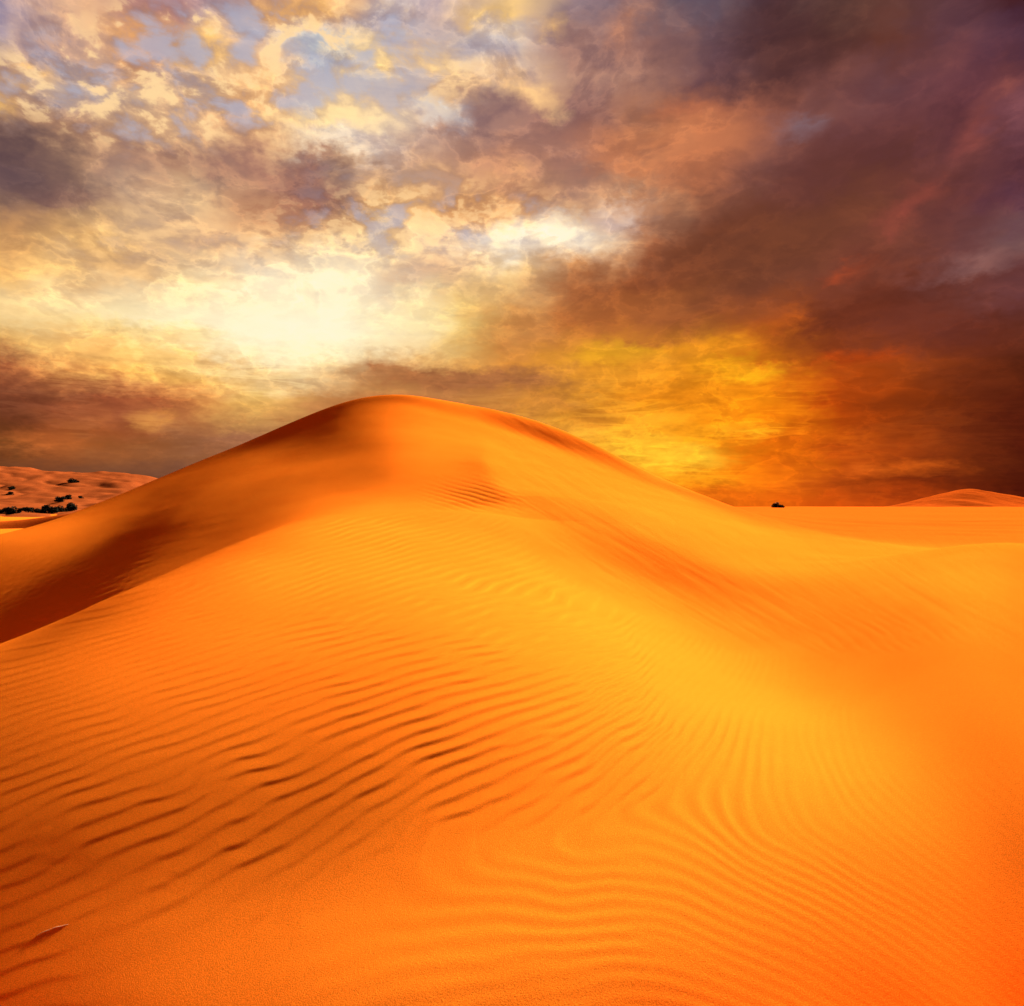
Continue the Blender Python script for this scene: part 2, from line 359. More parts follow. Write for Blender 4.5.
def vnoise(x, y, seed):
    """smooth value noise, numpy"""
    xi, yi = np.floor(x).astype(np.int64), np.floor(y).astype(np.int64)
    fx, fy = x - xi, y - yi
    fx = fx**3 * (fx * (fx * 6 - 15) + 10); fy = fy**3 * (fy * (fy * 6 - 15) + 10)
    def h(a, b):
        n = (a * 374761393 + b * 668265263 + seed * 974634777) & 0xFFFFFFFF
        n = ((n ^ (n >> 13)) * 1274126177) & 0xFFFFFFFF
        return ((n ^ (n >> 16)) & 0xFFFF) / 32767.5 - 1
    return (h(xi, yi) * (1 - fx) + h(xi + 1, yi) * fx) * (1 - fy) + (h(xi, yi + 1) * (1 - fx) + h(xi + 1, yi + 1) * fx) * fy
def fbm(x, y, seed, o=4, g=0.5):
    s, a = 0, 1.0
    for k in range(o):
        s = s + a * vnoise(x * 2**k + 17.3 * k, y * 2**k - 9.1 * k, seed + k); a *= g
    return s

# ---- the sheet: columns by bearing, rows by distance
front = np.radians(np.linspace(-54, 54, 1150))
rest = np.radians(np.linspace(54, 306, 85))[1:-1]
alpha = np.concatenate([front, rest])
NF, NA = len(front), len(alpha)
dist = np.concatenate([np.geomspace(0.25, 1.5, 26)[:-1], np.geomspace(1.5, 84, 1251)[:-1], np.geomspace(84, 30000, 140)])
NR_NEAR = 25 + 1250 + 1                  # rows of the near dune (up to 84 m ahead, behind the summit)
NR = len(dist)
af = np.where(alpha > np.pi, alpha - 2 * np.pi, alpha)
ac = np.clip(af, -math.radians(54), math.radians(54))
colpx = CXP + np.tan(ac) / K
secs = section(colpx)
CREASE = {6: 0.7, 9: 0.75, 10: 0.55}    # near crest, ridge, summit are sharp-edged
Y = dist                                 # along a section: distance ahead (Y) for the front fan
Z = np.empty((NR, NA))
for j in range(NA):
    x, y = secs[j, :, 0], secs[j, :, 1]
    x = np.concatenate([x, [400.0, 2000.0, 31000.0]]); y = np.concatenate([y, [-2.2, -13.0, -240.0]])
    d, m = pchip_d(x, y)
    dl, dr = d.copy(), d.copy()
    for k, w in CREASE.items():
        dl[k] = d[k] * (1 - w) + m[k - 1] * w; dr[k] = d[k] * (1 - w) + m[k] * w
    Z[:, j] = hermite(x, y, dl, dr, dist)
AX = np.tan(ac)[None, :] * dist[:, None]
inF = (np.abs(af) <= math.radians(54.001))
XX = np.where(inF[None, :], AX, 0.0); YY = np.where(inF[None, :], dist[:, None] * np.ones((1, NA)), 0.0)
rad = dist[:, None] / math.cos(math.radians(54))
XX = np.where(inF[None, :], XX, np.sin(af)[None, :] * rad); YY = np.where(inF[None, :], YY, np.cos(af)[None, :] * rad)
# smooth the loft a little (separable blur along bearing and distance) so that only the crests stay crisp
def gm(n, sig):
    d = (np.arange(n)[:, None] - np.arange(n)[None, :]) / sig
    G = np.exp(-d * d / 2); return G / G.sum(1, keepdims=True)
zf = Z[:, :NF]
z1, z2 = zf @ gm(NF, 26.0).T, zf @ gm(NF, 55.0).T
wn = np.clip((9.0 - dist) / 5.0, 0, 1)[:, None]; wn = wn * wn * (3 - 2 * wn)
Z[:, :NF] = z1 * (1 - wn) + z2 * wn
Z[:, NF:] = Z[:, NF:] * 1.0
Za, Zb = gm(NR, 3.5) @ Z, gm(NR, 45.0) @ Z
wr = np.clip((7.0 - dist) / 3.0, 0, 1)[:, None]
Z = Za * (1 - wr) + Zb * wr
# broad unevenness of the sand
u = np.clip((dist - 3) / 10, 0, 1)[:, None]
Z = Z + u * (0.07 * fbm(XX / 9.0, YY / 9.0, 3, 2) + 0.004 * fbm(XX / 1.3, YY / 1.3, 5, 2))
farw = np.clip((dist - 60) / 60, 0, 1)[:, None] * np.clip((400 - dist) / 200, 0, 1)[:, None]
Z = Z + farw * np.where(XX < 0, 0.5, 0.12) * fbm(XX / 60.0, YY / 25.0, 21)
# sharp side rib running down from the summit
ra, rb = np.array([-2.1, 44.0]), np.array([-0.05, 18.6])
rd_ = (rb - ra) / np.linalg.norm(rb - ra); rn = np.array([rd_[1], -rd_[0]])      # rn points left
if rn[0] > 0: rn = -rn
al_ = (XX - ra[0]) * rd_[0] + (YY - ra[1]) * rd_[1]; dd_ = (XX - ra[0]) * rn[0] + (YY - ra[1]) * rn[1]
dd_ = dd_ + .10 * np.sin(al_ * .35)
lenr = np.linalg.norm(rb - ra); tt = np.clip(al_ / lenr, 0, 1)
ad_ = np.sqrt(dd_ ** 2 + .16) - .4
prof_ = np.clip(1 - ad_ / np.where(dd_ > 0, 3.4, 5.5), 0, 1); prof_ = np.where(dd_ > 0, prof_ ** 1.9, prof_ ** 1.6)
Z = Z + 0.44 * prof_ * np.clip(al_ / 14.0, 0, 1) ** 1.5 * np.clip((lenr + 1.0 - al_) / 4.0, 0, 1) * (YY > 0)
# fine modelling of the landforms: a smooth correction sheet over bearing and distance, heights in centimetres
RELIEF = [
 [0,0,0,0,0,0,0,0,0,0,-1,-2,-3,-3,-2,-2,-1,-1,1,1,1,0,0,0,0,0],
 [0,0,0,0,0,0,0,0,0,0,0,2,4,4,2,0,-1,-1,-2,-1,-1,0,0,0,0,0],
 [0,0,0,0,0,0,0,0,0,1,1,0,-9,-8,-1,4,9,7,3,1,-1,-1,0,0,0,0],
 [0,0,0,0,0,1,1,1,0,-2,-4,-6,-8,-8,-14,-18,-24,-23,1,12,7,2,-1,0,0,0],
 [0,0,0,0,1,1,-2,-5,-3,0,1,-1,-2,0,-1,-5,-13,-27,-38,-49,-22,6,1,-1,0,1],
 [0,0,0,1,0,-7,-6,0,3,2,1,-2,-2,1,3,2,-2,-11,-22,-48,-34,5,2,-1,0,0],
 [0,0,0,0,-1,-4,4,5,4,2,-1,-4,-2,1,5,6,5,-1,-12,-28,-14,4,1,-1,0,0],
 [0,0,0,0,0,3,6,8,5,1,-1,-3,-3,0,4,8,10,9,1,-11,-6,1,0,0,0,0],
 [0,0,0,-1,0,6,8,7,6,3,0,0,1,2,4,8,12,16,14,15,2,-2,0,0,0,0],
 [0,0,0,-1,0,9,10,9,6,4,1,1,4,5,4,6,12,21,32,39,6,-4,-1,0,0,0],
 [1,0,-1,-2,1,13,12,10,7,3,0,0,4,4,2,4,10,25,55,59,8,-7,-2,0,1,1],
 [1,0,-1,-2,3,19,17,13,7,2,-3,-3,2,1,-2,-1,8,34,79,72,9,-8,-3,0,1,2],
 [1,0,-1,-2,3,20,23,18,9,1,-4,-8,-4,-5,-8,-7,3,44,100,82,10,-10,-4,0,2,4],
 [1,0,-1,-2,-1,7,24,25,13,2,-7,-11,-11,-14,-16,-13,0,56,114,88,12,-10,-6,0,3,6],
 [0,0,0,0,-1,-7,8,24,21,5,-9,-14,-18,-23,-25,-20,5,68,122,92,14,-10,-7,-1,3,7],
 [0,0,0,1,4,-1,-3,11,26,14,-9,-19,-25,-31,-31,-26,17,78,126,94,18,-10,-8,-2,3,7],
 [-1,0,0,1,1,-2,0,-3,19,24,-5,-24,-32,-39,-36,-25,28,83,126,96,23,-7,-9,-3,2,7],
 [-1,0,0,0,0,1,3,-8,2,22,3,-26,-40,-47,-39,-22,37,88,124,97,30,-4,-9,-5,0,5],
 [-1,0,0,0,0,1,-1,-9,-9,11,11,-22,-47,-55,-42,-16,51,89,119,97,36,0,-8,-6,-2,3],
 [-1,0,0,1,1,0,-2,-5,-7,1,8,-14,-48,-62,-47,4,63,83,113,98,42,6,-7,-7,-4,1],
 [0,0,0,1,2,2,1,0,-2,-2,2,-9,-38,-64,-45,20,54,71,104,98,50,11,-5,-7,-5,-1],
 [1,0,-1,0,3,7,10,10,8,5,1,-8,-25,-48,-28,7,36,65,102,101,53,13,-4,-6,-4,-1],
 [3,0,-3,-4,1,11,21,25,22,16,9,-4,-5,-9,-22,-4,30,63,91,79,38,8,-2,-3,-2,-1],
 [6,1,-5,-10,-10,2,24,35,33,29,19,2,8,4,-17,-1,27,49,50,30,7,-1,0,0,0,0],
 [7,2,-5,-14,-26,-28,2,29,34,31,24,15,15,-18,-21,3,23,29,16,-2,-3,0,0,0,0,0],
 [6,2,-3,-13,-30,-43,-10,33,41,32,27,9,-26,-57,-26,7,19,14,0,-2,2,0,0,0,0,0],
 [3,1,-1,-5,-14,-24,-8,41,57,44,37,-8,-68,-71,-27,6,13,3,-2,1,0,0,0,0,0,0],
 [1,0,0,1,2,1,-3,34,65,63,57,-12,-80,-73,-29,2,7,-1,0,0,0,0,0,0,0,0],
 [0,0,0,0,0,1,-4,7,49,76,81,-4,-80,-71,-29,-1,3,-1,0,0,0,0,0,0,0,0],
 [0,0,0,0,0,0,0,-5,20,64,77,-11,-76,-62,-24,-1,1,0,0,0,0,0,0,0,0,0],
 [0,0,0,0,0,0,1,-2,-1,26,32,-27,-62,-44,-14,0,0,0,0,0,0,0,0,0,0,0],
 [0,0,0,0,0,0,0,1,-2,0,0,-17,-31,-20,-2,2,0,0,0,0,0,0,0,0,0,0],
 [0,0,0,0,0,0,0,0,1,-1,0,5,2,-1,2,0,0,0,0,0,0,0,0,0,0,0],
 [0,0,0,0,0,0,0,0,0,0,0,0,1,0,0,0,0,0,0,0,0,0,0,0,0,0],
 [0,0,0,0,0,0,0,0,0,0,0,0,0,0,0,0,0,0,0,0,0,0,0,0,0,0],
 [0,0,0,0,0,0,0,0,0,0,0,0,0,0,0,0,0,0,0,0,0,0,0,0,0,0]]
Cq = np.array(RELIEF, float) / 100.0
def spline_basis(x, a, b, N):
    k = (x - a) / ((b - a) / (N - 3)); B = np.zeros((len(x), N))
    for i in range(N):
        d = np.abs(k - (i - 1))
        B[:, i] = np.where(d < 1, 2/3 - d*d + d**3/2, np.where(d < 2, (2 - d)**3 / 6, 0))
    return B
Z[:NR_NEAR, :NF] += spline_basis(np.log(dist[:NR_NEAR]), math.log(1.6), math.log(60), Cq.shape[0]) @ Cq @ spline_basis(np.tan(front), np.tan(front[0]), np.tan(front[-1]), Cq.shape[1]).T

Z = Z + np.clip((dist - 42) / 12, 0, 1)[:, None] * np.clip((300 - dist) / 120, 0, 1)[:, None] * (XX > 6) * np.clip((XX - 14) / 8, 0, 1) * .16 * fbm(XX / 22.0 + YY / 40.0, YY / 9.0, 77, 3)
ZB = Z.copy()
# ---- wind ripples, as real relief. Direction, spacing and height of the ripple trains are given
# at a few places of the slope, spread over it, and integrated into one phase over the ground.
# image column, row, bearing of the ripple lines (deg), spacing (px), height (m)
RIP = [
 (-60,700,-12,8,.012),(50,680,-12,7,.013),(50,760,-20,14,.020),(50,850,-30,22,.021),(20,930,-27,26,.010),(-60,880,-28,24,.018),
 (150,640,-13,6.5,0.019),(150,720,-18,13,.020),(150,800,-27,21,.026),(150,880,-32,26,.024),(120,960,-30,30,.004),(300,880,-50,24,.008),(400,850,-55,22,.009),(500,840,-70,20,.009),
 (250,600,-12,6.5,0.019),(250,680,-16,12,.020),(250,760,-25,20,.027),(250,840,-33,25,.028),(230,910,-44,28,.010),(220,980,-50,30,.002),
 (350,545,-8,5,0.015),(350,620,-12,9,0.027),(350,700,-18,16,.024),(350,780,-27,22,.028),(340,840,-45,22,.022),(380,880,-110,24,.005),
 (450,535,-4,5,0.015),(450,600,-10,9,0.028),(450,660,-14,14,.024),(450,740,-22,20,.027),(450,800,-36,20,.022),(450,850,-120,20,.008),
 (550,560,-2,6.5,0.017),(550,620,-6,10,0.026),(550,680,-15,14,.022),(550,740,-28,18,.023),(540,800,-52,18,.018),
 (610,600,-3,9,0.011),(620,650,-10,12,0.017),(620,700,-30,15,0.027),(630,760,-60,18,0.027),
 (700,750,-84,20,0.024),(745,775,-96,21,0.022),(790,790,-112,16,.010),(680,690,-120,10,.006),
 (650,640,-125,7,.004),(720,680,-130,7,.004),(800,750,-138,8,.0045),(900,820,-140,9,.005),(980,900,-142,10,.006),
 (500,870,-166,15,.009),(650,850,-158,14,.009),(800,870,-150,11,.007),(900,900,-147,10,.007),
 (450,930,-158,22,.009),(600,930,-166,20,.009),(750,960,-156,15,.007),(900,970,-150,12,.007),(350,950,-152,26,.007),(250,985,-150,28,.005),(560,995,-166,24,.004),
 (1040,980,-145,12,.006),(800,700,-135,9,.001),(900,720,-135,10,.0008),
]
nA, nR = 384, 426
ji = np.linspace(0, NF - 1, nA); ri = np.linspace(0, NR_NEAR - 1, nR)
def at(A):                                  # sample the front fan on the coarse solving grid
    J = np.rint(ji).astype(int); I = np.rint(ri).astype(int)
    return A[np.ix_(I, J)]
bx = CXP + XX / np.maximum(YY, .01) / K; by = CYP - ZB / np.maximum(YY, .01) / K
gx, gy = at(bx), at(by)
gyc = np.clip(gy, 500, 1060)
R_ = np.array(RIP, float)
th = np.radians(R_[:, 2]); lam = R_[:, 3] * np.where(R_[:, 2] < -100, .80, np.interp(R_[:, 1], [600, 760], [.84, .66]))
w_s = np.zeros_like(gx); vx = np.zeros_like(gx); vy = np.zeros_like(gx); ll = np.zeros_like(gx); am = np.zeros_like(gx)
for k in range(len(R_)):
    d2 = ((gx - R_[k, 0]) / 1.25) ** 2 + (gyc - R_[k, 1]) ** 2
    w = 1.0 / (d2 + 18.0 ** 2) ** 2.2
    w_s += w; vx += w * -math.sin(th[k]); vy += w * math.cos(th[k]); ll += w * math.log(lam[k]); am += w * R_[k, 4]
ll = np.exp(ll / w_s); am /= w_s
nn = np.hypot(vx, vy) + 1e-12
vx, vy = vx / nn * 2 * np.pi / ll, vy / nn * 2 * np.pi / ll
below_ = np.clip((gy - 1060) / 400, 0, None)
dxi, dyi = np.gradient(gx, axis=0), np.gradient(np.clip(gy, 400, 1400), axis=0)
dxj, dyj = np.gradient(gx, axis=1), np.gradient(np.clip(gy, 400, 1400), axis=1)
Gi = np.clip(vx * dxi + vy * dyi, -9, 9); Gj = np.clip(vx * dxj + vy * dyj, -9, 9)
# least squares integration, weighted, by repeated FFT Poisson solves (even extension)
def solve(Gi, Gj):
    n, m = Gi.shape
    div = np.zeros((n, m))
    gi = (Gi[:-1] + Gi[1:]) / 2; gj = (Gj[:, :-1] + Gj[:, 1:]) / 2
    div[:-1] += gi; div[1:] -= gi; div[:, :-1] += gj; div[:, 1:] -= gj
    E = np.block([[div, div[:, ::-1]], [div[::-1], div[::-1, ::-1]]])
    F = np.fft.fft2(E)
    ky = 2 - 2 * np.cos(np.pi * np.arange(2 * n) / n); kx = 2 - 2 * np.cos(np.pi * np.arange(2 * m) / m)
    D = ky[:, None] + kx[None, :]; D[0, 0] = 1
    F = F / -D; F[0, 0] = 0
    return np.real(np.fft.ifft2(F))[:n, :m]
# visible ripple ground counts, the rest may bend freely: iterate residual correction with weights
W = np.clip((gy - 505) / 30, 0.02, 1) * np.clip((1150 - gy) / 100, 0.02, 1) * (0.15 + np.clip(am / .02, 0, 1))
W = np.clip(W, .02, 1)
phi = solve(Gi, Gj)
phi = -phi if np.nansum(np.gradient(phi, axis=0) * Gi * W) < 0 else phi
for _ in range(40):
    ri_, rj_ = (Gi - np.gradient(phi, axis=0)) * W, (Gj - np.gradient(phi, axis=1)) * W
    c = solve(ri_, rj_)
    sgn = 1.0 if np.sum(np.gradient(c, axis=0) * ri_ + np.gradient(c, axis=1) * rj_) > 0 else -1.0
    phi = phi + sgn * c
def up(A):                                   # cubic-ish upsample coarse grid -> mesh rows x front cols
    I = np.arange(NR_NEAR) * (nR - 1) / (NR_NEAR - 1); J = np.arange(NF) * (nA - 1) / (NF - 1)
    def interp(A, q, ax):
        A = np.moveaxis(A, ax, 0); n = A.shape[0]
        d = np.gradient(A, axis=0)
        i = np.clip(q.astype(int), 0, n - 2); t = (q - i)[:, None]
        r = (2*t**3-3*t**2+1)*A[i] + (t**3-2*t**2+t)*d[i] + (-2*t**3+3*t**2)*A[i+1] + (t**3-t**2)*d[i+1]
        return np.moveaxis(r, 0, ax)
    return interp(interp(A, I, 0), J, 1)
PHI = up(phi); AMP = np.clip(up(am), 0, 1)
fx_, fy_ = XX[:NR_NEAR, :NF], YY[:NR_NEAR, :NF]
# wander and forks: a complex noise added to the carrier makes crests join and split
LX, LY = fx_, fy_ 
logy = np.log(np.maximum(fy_, .3)) * 6.0
ang = fx_ / np.maximum(fy_, .3) * 7.0
PHI = PHI + 1.1 * fbm(ang * 0.8, logy * 1.0, 51, 2)
Q = PHI / (2 * np.pi)
along = ang * np.cos(np.radians(20)) + logy * 0.5
PHI = PHI + 1.0 * fbm(Q * .33, along * 2.0, 55, 2, .45)
cr_ = 1.0 + 1.1 * fbm(Q * .30, along * 1.2, 61, 2, .4) ; ci_ = 1.1 * fbm(Q * .30 + 9, along * 1.2, 71, 2, .4)
TH = PHI + np.arctan2(ci_, cr_); MAG = np.clip(np.hypot(ci_, cr_) * 1.3, 0, 1.0)
p = np.mod(TH / (2 * np.pi), 1.0)
p = p + .0
rise = np.clip(p / .70, 0, 1); fall = np.clip((p - .70) / .30, 0, 1)
prof = np.where(p < .70, rise ** 1.25 * (1.12 - .12 * rise ** 6), (1 + np.cos(np.pi * fall)) / 2) - .5
soft = np.clip(0.5 - 1.2 * up(vy / np.hypot(vx, vy)), 0, 1)           # trains bending away uphill are rounded
prof = prof * (1 - soft) + soft * 0.62 * 0.5 * np.sin(TH - 2 * np.pi * .43)
patch = 0.75 + 0.35 * fbm(ang * .9, logy * 1.3, 81, 3)
by_n = by[:NR_NEAR, :NF]; bx_n = bx[:NR_NEAR, :NF]
ds = dist[:NR_NEAR, None]
keep = np.clip((ds - 1.3) / .6, 0, 1) * np.clip((17.5 - ds) / 2.0, 0, 1)
edge = np.clip((math.radians(54) - np.abs(front)) / .1, 0, 1)[None, :]
# trains stop at the near crest and fade down the right shoulder into the valley
c5 = np.interp(colpx[:NF], fpx, nodes[:, 6, 0])[None, :]
keep = keep * np.clip((c5 * 1.0 - ds) / (.10 * c5), 0, 1)
fb = ZB[:NR_NEAR, :NF]
zt_ = np.gradient(fb, np.tan(front), axis=1); zv_ = np.gradient(fb, np.log(dist[:NR_NEAR]), axis=0)
zX_ = zt_ / ds; zY_ = (zv_ - np.tan(front)[None, :] * zt_) / ds
expo_ = (0.423 - 0.533 * zX_ - 0.733 * zY_) / np.sqrt(1 + zX_ ** 2 + zY_ ** 2)        # ripples stand lower on slopes that face away from the wind and sun
lowr = np.clip(expo_ / .34, .25, 1.45) ** .85
leftw = np.clip((bx_n - 60) / 420, 0, 1)
rip = lowr * (0.56 + 0.14 * leftw) * (1 + .45 * np.exp(-((bx_n - 420) / 300) ** 2 - ((by_n - 590) / 60) ** 2) + .5 * np.exp(-((bx_n - 660) / 110) ** 2 - ((by_n - 690) / 80) ** 2)) * (1 - .35 * np.clip((by_n - 780) / 60, 0, 1) * np.clip((330 - bx_n) / 200, 0, 1)) * (1 - .3 * soft) * (1 - .35 * np.clip((bx_n - 780) / 200, 0, 1)) * AMP * MAG * np.clip(patch, .7, 1.0) * prof * keep * edge
cap_ = .0085
rip = cap_ * np.tanh(rip / cap_)
rip = rip * (1 - .5 * np.exp(-((bx_n - 640) / 170) ** 2 - ((by_n - 838) / 45) ** 2))
# finer trains on the shaded face and on the small patch under the side ridge
def train(cx, cy, rx, ry, angle, spc, h, seed):
    a = math.radians(angle)
    wgt = np.exp(-((bx_n - cx) / rx) ** 2 - ((by_n - cy) / ry) ** 2) * (ds > c5 * 1.02) * (ds < 45)
    f = 2 * np.pi / spc * (-math.sin(a) * bx_n + math.cos(a) * by_n) + 1.6 * fbm(bx_n / 40, by_n / 18, seed, 3)
    return wgt * h * np.sin(f + .4 * np.cos(f))
rip = rip + train(60, 600, 130, 45, -24, 5.0, .006, 91) + train(474, 497, 40, 16, 16, 4.2, .010, 93) + train(900, 700, 110, 60, 38, 9, .003, 95)
# wind-drawn streaks on the far face and on the right flank
def streaks(theta, la, lb, seed):
    c, s_ = math.cos(math.radians(theta)), math.sin(math.radians(theta))
    return fbm((bx_n * c + by_n * s_) / la, (-bx_n * s_ + by_n * c) / lb, seed, 3, .6)
ww = np.clip((ds / c5 - .95) / .2, 0, 1) * np.clip((70 - ds) / 15, 0, 1) * edge
lw = np.clip((520 - bx_n) / 60, 0, 1)
rip = rip + ww * ds * (.00012 * lw * streaks(-14, 90, 9, 141) + .0004 * (1 - lw) * streaks(30, 75, 8, 151))
Z[:NR_NEAR, :NF] += rip

bpx = CXP + XX / np.maximum(YY, .01) / K; bpy_ = CYP - ZB / np.maximum(YY, .01) / K

def grid_mesh(name, X_, Y_, Z_, wrap, mat, attrs=None):
    nr, nc = X_.shape
    me = bpy.data.meshes.new(name)
    co = np.stack([X_, Y_, Z_], -1).reshape(-1, 3).astype(np.float32)
    i = np.arange(nr - 1)[:, None]; j = np.arange(nc if wrap else nc - 1)[None, :]
    j2 = (j + 1) % nc
    q = np.stack([i * nc + j, i * nc + j2, (i + 1) * nc + j2, (i + 1) * nc + j], -1).reshape(-1, 4)[:, ::-1].astype(np.int32)
    me.vertices.add(len(co)); me.vertices.foreach_set('co', co.ravel())
    me.loops.add(q.size); me.loops.foreach_set('vertex_index', q.ravel())
    me.polygons.add(len(q)); me.polygons.foreach_set('loop_start', np.arange(len(q), dtype=np.int32) * 4)
    me.polygons.foreach_set('loop_total', np.full(len(q), 4, np.int32))
    me.polygons.foreach_set('use_smooth', np.ones(len(q), bool))
    me.update(calc_edges=True)
    me.materials.append(mat)
    if me.polygons[0].normal.z < 0: me.flip_normals()
    o = bpy.data.objects.new(name, me); COL.objects.link(o)
    return o

# ------------------------------------------------------------------ sand material
def sand_material(name, base, tint, grain=1.0, plain_shade=False):
    m = bpy.data.materials.new(name); m.use_nodes = True
    nt = m.node_tree; nd, lk = nt.nodes, nt.links
    bs = nd['Principled BSDF']
    bs.inputs['Roughness'].default_value = 0.9
    bs.inputs['Specular IOR Level'].default_value = 0.0
    tcn = nd.new('ShaderNodeTexCoord')
    def nz(scale, detail, rough=.6):
        n = nd.new('ShaderNodeTexNoise'); lk.new(tcn.outputs['Object'], n.inputs['Vector'])
        n.inputs['Scale'].default_value = scale; n.inputs['Detail'].default_value = detail; n.inputs['Roughness'].default_value = rough
        return n
    def mapr(n, a, b, c, d):
        r = nd.new('ShaderNodeMapRange'); lk.new(n.outputs['Fac'], r.inputs[0])
        for i, v in enumerate((a, b, c, d)): r.inputs[i + 1].default_value = v
        return r
    big = mapr(nz(0.35, 5), .35, .65, 0, 1)
    mid = mapr(nz(190.0 * grain, 3), .3, .7, 0, 1)
    fine_ = mapr(nz(420.0 * grain, 2), .3, .7, 0, 1)
    a = nd.new('ShaderNodeMix'); a.data_type = 'RGBA'; lk.new(big.outputs[0], a.inputs[0])
    a.inputs[6].default_value = (*base, 1); a.inputs[7].default_value = (*tint, 1)
    if plain_shade:  # right plain: its shading put into a darker, redder sand colour
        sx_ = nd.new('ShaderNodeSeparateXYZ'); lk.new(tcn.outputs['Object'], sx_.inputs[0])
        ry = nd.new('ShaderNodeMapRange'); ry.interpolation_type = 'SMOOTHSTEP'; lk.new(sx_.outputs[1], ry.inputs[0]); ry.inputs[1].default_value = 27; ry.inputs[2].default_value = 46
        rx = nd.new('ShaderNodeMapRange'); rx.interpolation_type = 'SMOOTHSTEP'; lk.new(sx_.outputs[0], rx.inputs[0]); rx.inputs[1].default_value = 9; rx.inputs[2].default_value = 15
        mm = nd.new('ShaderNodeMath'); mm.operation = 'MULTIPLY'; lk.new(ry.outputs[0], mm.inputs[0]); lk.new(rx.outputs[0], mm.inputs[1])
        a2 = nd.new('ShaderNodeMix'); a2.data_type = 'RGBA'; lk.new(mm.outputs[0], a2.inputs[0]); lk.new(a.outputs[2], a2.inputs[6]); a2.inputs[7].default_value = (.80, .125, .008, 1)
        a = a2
    g = nd.new('ShaderNodeMath'); g.operation = 'ADD'; lk.new(mid.outputs[0], g.inputs[0]); lk.new(fine_.outputs[0], g.inputs[1])
    g2 = nd.new('ShaderNodeMapRange'); lk.new(g.outputs[0], g2.inputs[0])
    for i, v in enumerate((.3, 1.7, .66, 1.34)): g2.inputs[i + 1].default_value = v
    b = nd.new('ShaderNodeVectorMath'); b.operation = 'SCALE'; lk.new(a.outputs[2], b.inputs[0]); lk.new(g2.outputs[0], b.inputs['Scale'])
    lk.new(b.outputs[0], bs.inputs['Base Color'])
    bp = nd.new('ShaderNodeBump'); bp.inputs['Strength'].default_value = .35; bp.inputs['Distance'].default_value = .004
    lk.new(g.outputs[0], bp.inputs['Height']); lk.new(bp.outputs[0], bs.inputs['Normal'])
    return m
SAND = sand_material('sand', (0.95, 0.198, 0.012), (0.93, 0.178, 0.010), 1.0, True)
SAND_SHADED = sand_material('shaded_far_sand', (0.55, 0.085, 0.008), (0.46, 0.065, 0.006), .02)  # same sand, with the shade on far dunes put into its colour
SANDF = sand_material('pale_far_sand', (0.33, 0.070, 0.016), (0.27, 0.050, 0.011), .02)
# sheet split where it cannot be seen: the dune you stand on, the plain beyond
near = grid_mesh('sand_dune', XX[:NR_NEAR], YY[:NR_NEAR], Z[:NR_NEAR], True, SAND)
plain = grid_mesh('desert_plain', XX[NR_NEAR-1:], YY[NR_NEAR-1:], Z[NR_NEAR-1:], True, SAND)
for o in (near, plain): o['kind'] = 'structure'

# ------------------------------------------------------------------ dunes far off
def far_dune(name, pxs, rows_tab, ys, mat, nx=220, ny=160, seed=5, amp=.6, px0=None):
    """rows_tab: per distance in ys a list of heights over pxs"""
    tpx = np.linspace(pxs[0], pxs[-1], nx); ty = np.linspace(ys[0], ys[-1], ny)
    T = np.array([np.interp(tpx, pxs, r) for r in rows_tab])          # (len(ys), nx)
    Zt = np.empty((ny, nx))
    for j in range(nx):
        d, _m = pchip_d(np.array(ys, float), T[:, j]); Zt[:, j] = hermite(np.array(ys, float), T[:, j], d, d, ty)
    Xt = (tpx[None, :] - CXP) * K * ty[:, None]; Yt = ty[:, None] * np.ones((1, nx))
    Zt = gm(ny, 2.0) @ Zt @ gm(nx, 6.0).T
    edge = np.clip(np.minimum(np.arange(ny), np.arange(ny)[::-1]) / 12.0, 0, 1)[:, None]
    rr = fbm(Xt / 22.0 + Yt / 60.0, Yt / 26.0, seed, 3)
    Zt = Zt + amp * edge * (np.abs(rr) - .4)
    o = grid_mesh(name, Xt, Yt, Zt, False, mat); o['kind'] = 'structure'
    return o, Xt, Yt, Zt
def zr(d, row): return (CYP - row) * K * d
HP = [-260, -120, 0, 40, 70, 100, 130, 160, 200, 260, 330]
crest = [462, 463, 466, 470, 472.5, 473, 474, 479, 488, 500, 505]
hy = [140, 165, 200, 250, 310, 400, 470]
hill_o, HX, HY, HZ = far_dune('distant_dunes', HP, [
    [-9.0] * 11, [-3.0] * 11,
    [zr(200, 510)] * 9 + [zr(200, 512)] * 2,
    [zr(250, 499), zr(250, 499), zr(250, 501), zr(250, 502), zr(250, 503), zr(250, 503), zr(250, 504), zr(250, 505), zr(250, 507), zr(250, 509), zr(250, 511)],
    [zr(310, 484), zr(310, 484), zr(310, 487), zr(310, 489), zr(310, 490), zr(310, 490), zr(310, 490), zr(310, 493), zr(310, 498), zr(310, 505), zr(310, 509)],
    [zr(400, c) for c in crest], [zr(400, c) - 9 for c in crest]], hy, SANDF, seed=33, amp=1.5)
RP = [870, 885, 905, 930, 950, 968, 985, 1005, 1024, 1060, 1120, 1180]
rcrest = [509, 507, 503, 496, 491, 488, 490, 494, 497.5, 501, 506, 510]
far_dune('distant_dune', RP, [[-6.0] * 12, [zr(290, 509)] * 12, [zr(310, (c + 509) / 2 + 1) for c in rcrest],
    [zr(340, c) for c in rcrest], [zr(340, c) - 6 for c in rcrest]], [270, 290, 312, 340, 400], SAND_SHADED, seed=8, amp=.9)
